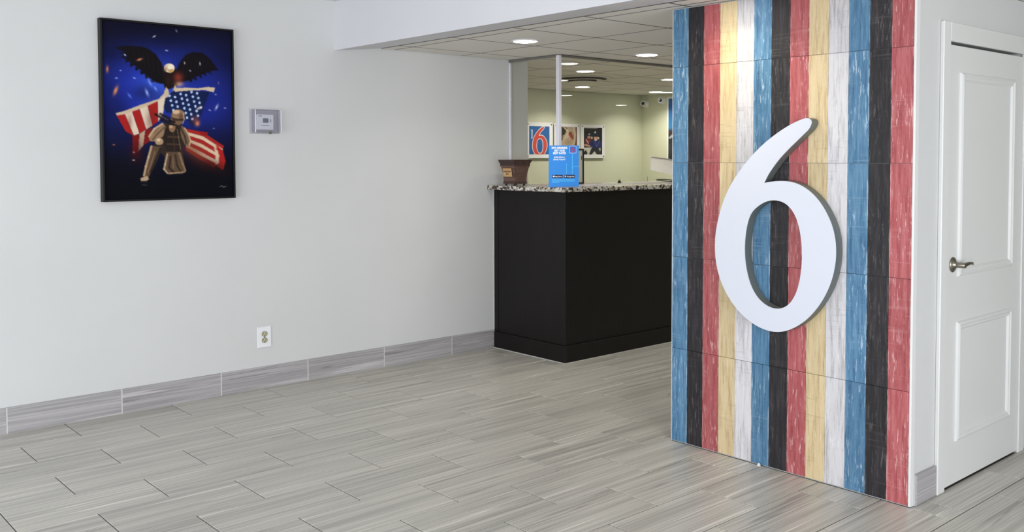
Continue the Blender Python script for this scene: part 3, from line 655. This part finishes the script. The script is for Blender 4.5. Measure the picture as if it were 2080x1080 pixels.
P.glow(495, 368, 26, 26, (150, 58, 44), 0.85); P.glow(440, 385, 16, 40, (60, 38, 34), 0.6)
P.disc(447, 317, 29, 25, (224, 204, 172)); P.disc(455, 311, 17, 14, (246, 232, 208)); P.poly([(440, 326), (464, 322), (470, 336), (452, 345), (442, 340)], (196, 156, 96)); P.glow(425, 325, 10, 14, (120, 96, 76), 0.6)
for x, y in ((430, 440), (478, 430)): P.poly([(x - 14, y + 18), (x - 6, y - 6), (x, y - 22), (x + 10, y - 4), (x + 16, y + 14)], (206, 176, 140)); 
P.glow(500, 405, 22, 14, (214, 160, 120), 0.8)
# flag, left half: bands falling away from the top edge
top = [(162, 572), (208, 566), (246, 552), (287, 538), (330, 522), (385, 496), (432, 462)]
mid = [(212, 660), (256, 684), (286, 672), (322, 650), (356, 628), (388, 606), (412, 566)]
P.poly([(158, 560), (205, 548), (290, 516), (390, 484), (432, 440), (436, 470), (385, 505), (290, 545), (205, 568), (170, 582)], (206, 184, 156))
for i in range(6): P.poly([top[i], top[i + 1], mid[i + 1], mid[i]], (166, 36, 34) if i % 2 == 0 else (226, 208, 184))
low = [(252, 790), (278, 770), (306, 735), (340, 715)]
for i, (a, b) in enumerate((((246, 684), (286, 672)), ((286, 672), (318, 652)), ((318, 652), (352, 640)))):
    P.poly([a, b, low[i + 1], low[i]], (128, 30, 30) if i % 2 == 0 else (190, 160, 132))
P.glow(268, 770, 34, 60, (66, 18, 20), 0.7); P.glow(345, 600, 24, 60, (96, 40, 36), 0.45); P.glow(232, 610, 14, 40, (110, 40, 36), 0.4)
P.poly([(426, 476), (470, 440), (540, 438), (640, 446), (668, 446), (640, 520), (612, 600), (575, 640), (540, 600), (510, 560), (430, 560), (416, 530)], (24, 34, 74), 2)
P.poly([(470, 432), (500, 424), (600, 428), (660, 420), (697, 424), (690, 450), (640, 438), (560, 440), (500, 444), (480, 448)], (214, 192, 160)); P.poly([(420, 440), (440, 432), (446, 470), (426, 480)], (206, 184, 150))
for i in range(6):
    for j in range(6):
        x, y = 448 + i * 30 + j * 7 - 20 * (i % 2) * 0, 468 + j * 26 - i * 5 + (i % 2) * 12
        if x + 0.45 * (y - 440) < 668 and y < 610: P.disc(x, y, 6.5, 7, (186, 206, 234), 0.3); P.glow(x, y, 10, 10, (120, 150, 210), 0.25)
# flag, lower right half
ou = [(528, 648), (590, 655), (650, 680), (716, 740), (752, 792), (752, 850), (742, 880)]
for i in range(7):
    t0, t1 = i / 7, (i + 1) / 7
    A_ = lambda t: (528 + t * 10, 645 + t * 120); B_ = lambda t: (632 + t * 12 - 30 * t, 668 + t * 150); D_ = lambda t: (700 + 46 * (1 - t) ** 0.5 - 10 * t, 745 + t * 118)
    P.poly([A_(t0), B_(t0), D_(t0), D_(t1), B_(t1), A_(t1)], (170, 40, 36) if i % 2 == 0 else (224, 190, 160))
P.poly([(700, 735), (742, 772), (756, 830), (742, 878), (706, 856), (722, 800)], (176, 38, 36), 2); P.poly([(690, 745), (716, 775), (718, 840), (700, 850), (700, 790)], (222, 192, 164), 2)
P.poly([(610, 664), (660, 668), (650, 690), (620, 682)], (150, 30, 30)); P.glow(560, 760, 70, 40, (110, 56, 40), 0.55, 0.5); P.glow(660, 850, 110, 34, (44, 20, 20), 0.8, 0.3); P.glow(600, 800, 60, 30, (120, 60, 42), 0.4, 0.6)
# soldier: dark uniform, pale edges
DK, MD, LT, HI = (52, 42, 36), (92, 72, 56), (150, 120, 92), (206, 174, 138)
P.poly([(400, 625), (440, 610), (500, 616), (534, 650), (556, 735), (520, 745), (524, 800), (536, 872), (516, 892), (444, 896), (418, 868), (420, 800), (396, 775), (362, 752), (372, 700)], DK, 2)
P.poly([(345, 738), (408, 744), (384, 812), (354, 872), (336, 908), (304, 902), (318, 845), (332, 790)], MD, 1)
P.line([(350, 742), (334, 800), (320, 850), (310, 898)], 8, HI, 0.9); P.line([(400, 752), (372, 822), (346, 882)], 9, (40, 33, 30)); P.line([(368, 770), (350, 830), (332, 884)], 4, LT, 0.7)
P.poly([(290, 914), (326, 900), (337, 918), (324, 930), (292, 928)], (182, 154, 124), 1); P.line([(292, 934), (326, 936)], 5, (38, 32, 30)); P.line([(300, 950), (324, 952)], 3, (84, 74, 66), 0.8)
P.poly([(430, 772), (512, 776), (528, 850), (540, 880), (518, 892), (442, 896), (416, 868), (424, 818)], MD, 1)
P.line([(436, 786), (424, 840), (418, 866), (436, 888)], 7, HI, 0.85); P.line([(500, 780), (520, 840), (534, 876)], 7, LT, 0.9); P.line([(454, 800), (446, 860), (470, 884)], 7, (44, 36, 32)); P.line([(480, 790), (490, 850), (508, 880)], 6, (50, 40, 34)); P.line([(446, 890), (530, 884)], 5, HI, 0.7); P.line([(464, 800), (470, 860)], 4, LT, 0.7)
P.poly([(412, 614), (366, 642), (334, 684), (340, 712), (372, 716), (410, 690), (436, 650)], LT, 1)
P.line([(408, 620), (364, 648), (338, 688)], 7, HI); P.line([(420, 640), (384, 672), (358, 704)], 7, (98, 76, 58), 0.9); P.line([(388, 640), (362, 672)], 4, (110, 86, 66), 0.8)
P.poly([(514, 628), (544, 658), (566, 714), (556, 744), (532, 736), (502, 676)], (118, 94, 72), 1); P.line([(530, 645), (552, 680), (563, 716), (556, 738)], 6, HI, 0.9); P.line([(512, 650), (532, 690), (540, 726)], 7, (62, 50, 42))
P.poly([(424, 640), (502, 640), (512, 700), (508, 770), (430, 768), (414, 700)], (44, 36, 32), 2); P.line([(440, 690), (500, 694)], 6, (84, 66, 52)); P.line([(436, 730), (504, 734)], 6, (78, 62, 50)); P.line([(470, 650), (474, 765)], 5, (66, 52, 44)); P.line([(490, 650), (508, 760)], 4, LT, 0.6)
P.disc(392, 716, 22, 20, (172, 142, 112)); P.disc(388, 708, 11, 9, (214, 184, 150)); P.line([(374, 738), (412, 736)], 5, DK)
P.disc(492, 588, 37, 40, (120, 92, 70)); P.disc(496, 572, 35, 30, (148, 116, 90)); P.disc(484, 556, 20, 11, (212, 178, 142)); P.glow(512, 580, 14, 16, (96, 66, 52), 0.8); P.poly([(454, 584), (492, 594), (530, 592), (524, 606), (470, 604)], (60, 44, 36), 1); P.line([(522, 560), (528, 596), (520, 620)], 4, HI, 0.7)
P.disc(462, 640, 18, 26, (140, 106, 80)); P.disc(456, 634, 9, 11, (196, 156, 120)); P.line([(440, 622), (486, 628)], 6, (46, 36, 32))
P.line([(372, 568), (412, 592), (474, 612)], 9, (24, 21, 22)); P.line([(398, 566), (446, 590)], 9, (36, 31, 30)); P.line([(400, 600), (450, 618), (470, 624)], 7, (32, 27, 26)); P.line([(384, 572), (440, 600)], 2.5, (120, 104, 90), 0.8)
P.glow(600, 620, 12, 14, (250, 150, 90), 0.9); P.glow(590, 600, 20, 22, (180, 80, 60), 0.5)
for x, y, r_, a, c_ in ((365, 146, 8, -0.5, (230, 226, 226)), (485, 115, 7, 1.1, (150, 150, 170)), (286, 271, 13, -0.3, (240, 150, 110)), (208, 246, 6, 0.6, (220, 220, 230)), (113, 323, 16, 1.6, (236, 130, 80)), (158, 438, 22, -1.2, (240, 150, 80)), (162, 371, 7, 0, (160, 190, 240)), (258, 371, 7, 0.3, (170, 196, 240)), (342, 395, 20, 1.1, (110, 140, 246)), (326, 450, 18, 1.2, (150, 176, 250)), (372, 428, 13, 1.0, (120, 150, 246)), (232, 466, 14, 0.9, (90, 120, 230)), (432, 222, 7, 0.2, (200, 210, 236)), (530, 290, 6, 1.4, (226, 216, 206)), (614, 294, 8, 1.5, (210, 214, 230)), (706, 532, 15, -1.1, (180, 190, 220)), (752, 537, 6, 0, (170, 180, 220)), (668, 548, 6, 0.4, (180, 196, 230)), (608, 537, 14, -0.5, (230, 210, 200)), (716, 400, 7, 1.4, (120, 110, 130)), (148, 730, 6, 0, (190, 120, 90)), (254, 815, 6, 0, (200, 190, 180)), (254, 772, 5, 0, (160, 150, 150)), (184, 330, 5, 0, (150, 170, 230)), (700, 462, 5, 0, (150, 160, 220)), (560, 332, 5, 0.5, (190, 190, 210)), (690, 648, 5, 0, (110, 120, 180))):
    P.glow(x, y, r_ * 1.1, max(3.5, r_ * 0.42), c_, 0.95, a)
P.line([(724, 968), (736, 964), (746, 972), (758, 966)], 3, (120, 120, 120), 0.8)
P.build('canvas_print', pic, Vector((XL + 0.0285, PY0 + F, PZ1 - F)) - pic.location, (0, 1, 0), (0, 0, -1), PY1 - PY0 - 2 * F, PZ1 - PZ0 - 2 * F)

# ------------------------------------------------------------------ thermostat under a clear guard, and the outlet
th = empty('thermostat', (XL + 0.0005, 2.785, 1.628), 'white thermostat locked inside a clear plastic guard, right of the eagle picture', 'thermostat')
def thb(name, mt, y0, y1, z0, z1, x0, x1, ch=0.0): return wbox(name, mt, th, (XL + x0, y0, z0), (XL + x1, y1, z1), ch)
thb('guard_base', M_COVER, 2.684, 2.892, 1.634, 1.790, 0.0006, 0.006, 0.001)
body = thb('thermostat_body', M_PLASTIC, 2.722, 2.838, 1.660, 1.756, 0.0065, 0.030, 0.003)
s_ = MB().box((0, -0.019, -0.014), (0.0012, 0.019, 0.014)).build('screen', M_LCD, body, (0.0118, 0.003, 0.010))
MB().box((0, -0.004, -0.010), (0.0016, 0.004, 0.010)).build('button', M_GREYP, body, (0.0118, 0.036, 0.010))
MB().box((0, -0.012, -0.0035), (0.0008, 0.012, 0.0035)).build('badge', M_GREYP, body, (0.0118, -0.034, 0.038))
MB().box((0, -0.026, -0.003), (0.0008, 0.026, 0.003)).build('print_line', M_GREYP, body, (0.0118, 0.0, -0.022))
gd = MB()
y0, y1, z0, z1, d = 2.700 - 2.785, 2.876 - 2.785, 1.642 - 1.628, 1.784 - 1.628, 0.058
gd.box((d - 0.003, y0, z0), (d, y1, z1)).box((0.006, y0, z0), (d - 0.003, y0 + 0.003, z1)).box((0.006, y1 - 0.003, z0), (d - 0.003, y1, z1)).box((0.006, y0 + 0.003, z1 - 0.003), (d - 0.003, y1 - 0.003, z1)).box((0.006, y0 + 0.003, z0), (d - 0.003, y1 - 0.003, z0 + 0.003))
gd.build('guard_cover', M_COVER, th)
for yy in (y0, y1):
    MB().tube([(d - 0.001, yy, z0), (d - 0.001, yy, z1)], 0.0028, 8).build('guard_edge', M_FROST, th)
MB().tube([(0.006, y1 + 0.010, z0), (0.006, y1 + 0.010, z1)], 0.002, 8).build('guard_edge', M_FROST, th)
MB().lathe([(0.009, 0), (0.009, 0.008), (0.006, 0.012), (0.0, 0.0125)], 18, Matrix.Translation((d - 0.001, 0.012, z0 - 0.003)) @ RY).build('key_lock', M_NICKEL, th, (0, 0, 0), True)

ot = empty('wall_outlet', (XL + 0.0005, 2.768, 0.27), 'white duplex wall outlet low on the left wall above the baseboard', 'outlet')
oc = Vector((XL, 2.768, 0.330))
wbox('cover_plate', M_PLASTIC, ot, (XL + 0.0006, 2.7205, 0.263), (XL + 0.0065, 2.8155, 0.397), 0.0025)
for dz in (-0.0205, 0.0205):
    rc_ = MB().lathe([(0.0185, 0), (0.0185, 0.0022), (0.0165, 0.0030), (0.0, 0.0031)], 24, RY @ Matrix.Scale(0.86, 4, (1, 0, 0))).build('receptacle', M_ALMOND, ot, (0.006, 0, 0.060 + dz), False)
    MB().box((0.0030, -0.0085, -0.002), (0.0036, -0.0060, 0.009)).box((0.0030, 0.0055, -0.002), (0.0036, 0.0080, 0.008)).box((0.0030, -0.003, -0.0115), (0.0036, 0.003, -0.006)).build('slot', M_DARK, rc_)
    MB().lathe([(0.0185, 0), (0.0198, 0.0005), (0.0198, 0.0024), (0.0185, 0.0026)], 24, RY @ Matrix.Scale(0.86, 4, (1, 0, 0))).build('receptacle_rim', M_DARK, rc_)
MB().lathe([(0.0035, 0), (0.0035, 0.0018), (0.0, 0.002)], 12, RY).build('screw', M_NICKEL, ot, (0.006, 0, 0.060))

# ------------------------------------------------------------------ posters in the office
def poster(name, label, y0, y1, z0, z1):
    r = empty(name, (XO + 0.0005, (y0 + y1) / 2, z0), label, 'poster', 'acrylic poster panels in the office')
    wbox('acrylic_panel', M_PLASTIC, r, (XO + 0.016, y0, z0), (XO + 0.024, y1, z1), 0.0008)
    for yy in (y0 + 0.022, y1 - 0.022):
        for zz in (z0 + 0.022, z1 - 0.022):
            MB().lathe([(0.0075, 0), (0.0075, 0.027), (0.005, 0.029)], 12, RY).build('standoff', M_NICKEL, r, (0.0, yy - r.location.y, zz - z0))
    return r
XP = XO + 0.0246
p1 = poster('logo_poster', 'white panel with a blue print of a red 6, leftmost on the office wall', 6.952, 7.352, 1.470, 1.868)
Q = Print(70, 72, ((130, 270), (575, 284), (575, 908), (130, 900)))
Q.put(np.ones_like(Q.X), (30, 94, 160)); Q.glow(320, 250, 300, 200, (44, 104, 172), 0.5)
def six_px(lp, gx_=0, gy_=0): return [(205 + (x + 2.79) / 0.649 * 315, 290 + (1.652 - z) / 0.986 * 670) for x, z in lp]
so_, sh_ = Q.mask(six_px(SIX_O)), Q.mask(six_px(SIX_H)); body_m = np.clip(so_ - sh_, 0, 1)
def dil(m_, k):
    for _ in range(k):
        g = np.pad(m_, 1); m_ = np.maximum.reduce([g[1:-1, 1:-1], g[:-2, 1:-1], g[2:, 1:-1], g[1:-1, :-2], g[1:-1, 2:]])
    return m_
Q.put(dil(body_m, 2), (232, 226, 224)); Q.put(body_m, (206, 72, 56))
Q.build('poster_print', p1, Vector((XP, 6.990, 1.825)) - p1.location, (0, 1, 0), (0, 0, -1), 0.309, 0.313)
text('lettering', 'motel', M_WHITEINK, p1, frame_matrix(Vector((XP + 0.0006, 7.029, 1.735)) - p1.location, (0, 0, 1), (0, -1, 0)), 0.044, bold=0.0008)
p2 = poster('hands_poster', 'white panel with a photograph of hands and brown leather, middle of three', 7.376, 7.782, 1.470, 1.862)
Q = Print(64, 72, ((740, 290), (1180, 300), (1180, 908), (740, 900)))
Q.put(np.ones_like(Q.X), (176, 160, 138)); Q.poly([(740, 290), (850, 290), (960, 330), (900, 480), (850, 600), (740, 620)], (58, 50, 44), 2)
for i in range(5): Q.line([(860 + i * 26, 300 + i * 14), (1020 - i * 6, 420 + i * 26)], 14, (206, 190, 166), 0.8)
for i in range(4): Q.line([(860, 500 + i * 34), (930, 470 + i * 30), (1010, 410 + i * 26)], 12, (214, 196, 172)); Q.line([(870, 520 + i * 34), (1000, 440 + i * 26)], 4, (110, 92, 78), 0.8)
Q.poly([(1000, 400), (1060, 410), (1105, 470), (1110, 540), (1086, 600), (1040, 540), (985, 470)], (150, 78, 64), 2); Q.line([(1020, 420), (1090, 520)], 10, (92, 44, 40)); Q.line([(1066, 430), (1100, 520)], 5, (226, 180, 168))
Q.disc(980, 640, 110, 90, (182, 160, 134)); Q.glow(990, 640, 80, 60, (150, 130, 108), 0.7); Q.line([(1100, 300), (1140, 450), (1130, 620), (1060, 740)], 12, (210, 196, 172)); Q.poly([(1150, 300), (1180, 300), (1180, 908), (1110, 908), (1140, 700), (1160, 480)], (98, 52, 46), 2); Q.poly([(740, 690), (900, 740), (980, 908), (740, 908)], (120, 92, 74), 2)
Q.build('poster_print', p2, Vector((XP, 7.424, 1.829)) - p2.location, (0, 1, 0), (0, 0, -1), 0.313, 0.317)
p3 = poster('ballplayers_poster', 'white panel with a photograph of two players in dark caps, rightmost of three', 7.803, 8.210, 1.468, 1.860)
Q = Print(70, 72, ((1335, 310), (1730, 324), (1730, 908), (1335, 900)))
Q.put(np.ones_like(Q.X), (36, 34, 36)); Q.poly([(1335, 310), (1640, 312), (1620, 340), (1335, 330)], (190, 190, 176), 1)
Q.poly([(1360, 560), (1420, 520), (1480, 560), (1500, 640), (1440, 720), (1370, 700)], (120, 52, 52), 1); Q.disc(1445, 510, 34, 46, (190, 146, 122)); Q.disc(1448, 470, 40, 32, (40, 44, 66)); Q.disc(1450, 460, 16, 14, (210, 200, 200)); Q.line([(1385, 580), (1440, 660)], 12, (226, 210, 206)); Q.disc(1506, 540, 17, 30, (214, 196, 182))
Q.poly([(1450, 640), (1540, 580), (1660, 590), (1720, 640), (1725, 740), (1600, 760), (1480, 745), (1430, 700)], (38, 44, 96), 1); Q.line([(1560, 600), (1610, 730), (1680, 600)], 8, (96, 110, 168))
Q.disc(1590, 540, 42, 56, (206, 158, 128)); Q.disc(1592, 586, 26, 18, (226, 206, 194)); Q.disc(1590, 455, 60, 66, (34, 40, 70)); Q.poly([(1530, 480), (1660, 480), (1666, 510), (1540, 504)], (26, 30, 56), 1); Q.disc(1578, 420, 15, 24, (214, 220, 232), 0.3); Q.disc(1648, 548, 20, 24, (208, 190, 182))
Q.line([(1340, 690), (1400, 700), (1460, 720)], 26, (214, 168, 140)); Q.poly([(1335, 740), (1470, 750), (1520, 740), (1490, 830), (1440, 908), (1335, 908)], (206, 202, 190), 2); Q.poly([(1500, 760), (1640, 770), (1690, 900), (1610, 900), (1560, 830), (1490, 908), (1450, 900)], (44, 44, 48), 2); Q.poly([(1560, 830), (1620, 908), (1500, 908)], (210, 206, 198), 1); Q.poly([(1335, 840), (1380, 800), (1410, 870), (1400, 908), (1335, 908)], (40, 38, 38), 1); Q.poly([(1650, 770), (1700, 760), (1690, 850)], (190, 186, 182), 1)
Q.build('poster_print', p3, Vector((XP, 7.852, 1.826)) - p3.location, (0, 1, 0), (0, 0, -1), 0.309, 0.315)

bp = empty('tall_poster', (-6.98, YF - 0.0005, 1.38), 'tall blue and black poster on the far office wall beside the planks', 'poster')
wbox('poster_board', M_PLASTIC, bp, (-7.268, YF - 0.016, 1.36), (-6.66, YF - 0.0008, 2.20), 0.001)
Q = Print(44, 60, ((0, 0), (100, 0), (100, 100), (0, 100)))
Q.put(np.ones_like(Q.X), (40, 92, 160)); Q.put(np.clip((Q.Y - 10) / 34, 0, 1), (58, 126, 178)); Q.put(1 / (1 + np.exp(-(Q.Y - 49) / 1.2)), (70, 48, 52)); Q.put(1 / (1 + np.exp(-(Q.Y - 57) / 2)), (34, 36, 42)); Q.glow(12, 78, 20, 12, (70, 72, 78), 0.8)
Q.line([(4, 62), (10, 59), (22, 57.5)], 2.2, (214, 216, 220))
Q.build('poster_print', bp, Vector((-7.246, YF - 0.0166, 2.180)) - bp.location, (1, 0, 0), (0, 0, -1), 0.56, 0.76)

# ------------------------------------------------------------------ security cameras
def sec(x, z, label, tilt):
    r = empty('security_camera', (x, YF - 0.0005, z), label, 'camera', 'security cameras on the far office wall')
    RX = Matrix.Rotation(math.pi / 2, 4, 'X')
    MB().lathe([(0.046, 0), (0.046, 0.012), (0.040, 0.026), (0.030, 0.032)], 24, RX).build('mount', M_PLASTIC, r, (0, 0, 0), True)
    A = Matrix.Translation((0, -0.050, 0)) @ Matrix.Rotation(tilt, 4, 'Z') @ RX
    MB().lathe([(0.006, -0.036), (0.026, -0.026), (0.037, -0.004), (0.037, 0.014), (0.033, 0.022)], 24, A).build('housing', M_PLASTIC, r, (0, 0, 0), True)
    MB().lathe([(0.021, 0.0215), (0.021, 0.0245), (0.015, 0.0255), (0.0, 0.026)], 24, A).build('lens', mat('camera_lens', (18, 18, 20), 0.12), r, (0, 0, 0), True)
sec(-7.612, 2.134, 'white turret security camera in the corner above the right poster panel', 0.55)
sec(-7.345, 2.163, 'white turret security camera nearest the tall blue poster', 0.7)

# ------------------------------------------------------------------ ceiling diffuser and lights
vt = empty('air_diffuser', (-6.36, 6.50, ZC - 0.001), 'round white air diffuser with dark slots in the ceiling behind the screen', 'vent')
def ring(r0, r1, z0, z1):
    return MB().lathe([(r0, 0.0), (r0, z0), (r0 + 0.004, z0 - 0.003), (r1, z1 - 0.003), (r1, z1)], 40)
MB().lathe([(0.292, 0.0), (0.288, -0.006), (0.20, -0.005), (0.20, 0.0)], 40).build('outer_ring', M_TILE_C, vt, (0, 0, 0), True)
MB().lathe([(0.235, -0.0055), (0.235, -0.012)], 40).build('slot', M_DARK, vt)
MB().lathe([(0.150, -0.010), (0.212, -0.022), (0.205, -0.027), (0.140, -0.018)], 40).build('middle_cone', M_TILE_C, vt, (0, 0, 0), True)
MB().lathe([(0.140, -0.012), (0.140, -0.028)], 40).build('slot', M_DARK, vt)
MB().lathe([(0.0, -0.030), (0.125, -0.034), (0.118, -0.041), (0.0, -0.046)], 40).build('inner_cone', M_TILE_C, vt, (0, 0, 0), True)

def light(x, y, label, power, col=(1, 0.95, 0.87)):
    r = empty('ceiling_light', (x, y, ZC), label, 'ceiling light', 'recessed ceiling lights')
    MB().lathe([(0.094, 0.0008), (0.092, -0.004), (0.080, -0.006), (0.076, -0.003), (0.076, 0.0005)], 32).build('trim_ring', M_PLASTIC, r, (0, 0, 0), True)
    MB().lathe([(0.0755, -0.0025), (0.072, -0.006), (0.0, -0.0075)], 32).build('diffuser', M_EMIT, r, (0, 0, 0), True)
    l = bpy.data.lights.new('lamp', 'AREA'); l.shape = 'DISK'; l.size = 0.14; l.energy = power; l.color = col; l.spread = math.radians(135)
    lo = bpy.data.objects.new('lamp', l); C.objects.link(lo); lo.parent = r; lo.location = (0, 0, -0.010)
    return r
light(-4.575, 4.145, 'round recessed ceiling light nearest the soffit, over the counter end', 3.0)
light(-4.600, 5.387, 'round recessed ceiling light nearest the top of the plank wall, in front of the screen', 3.0)
L0 = light(-5.815, 5.982, 'round recessed ceiling light just in front of the round air diffuser', 6.4)
for x, y, lab in ((-7.131, 7.291, 'round recessed ceiling light just behind the round air diffuser'),
                  (-5.909, 7.259, 'round recessed ceiling light half cut off by the plank wall, behind the screen'),
                  (-7.121, 8.497, 'round recessed ceiling light above the security cameras'),
                  (-3.39, 6.48, 'round recessed ceiling light in the passage behind the plank wall, nearer'),
                  (-2.93, 8.66, 'round recessed ceiling light in the passage behind the plank wall, farther'),
                  (-1.81, 8.12, 'round recessed ceiling light past the block, seen mirrored in the screen'),
                  (-0.77, 10.27, 'round recessed ceiling light farthest away, seen mirrored in the screen')):
    dup(L0, (x, y, ZC), label=lab)
light(-2.68, 3.56, 'round recessed ceiling light in front of the plank wall, just out of view above', 2.0, (1, 0.88, 0.62)).location.z = 2.2345
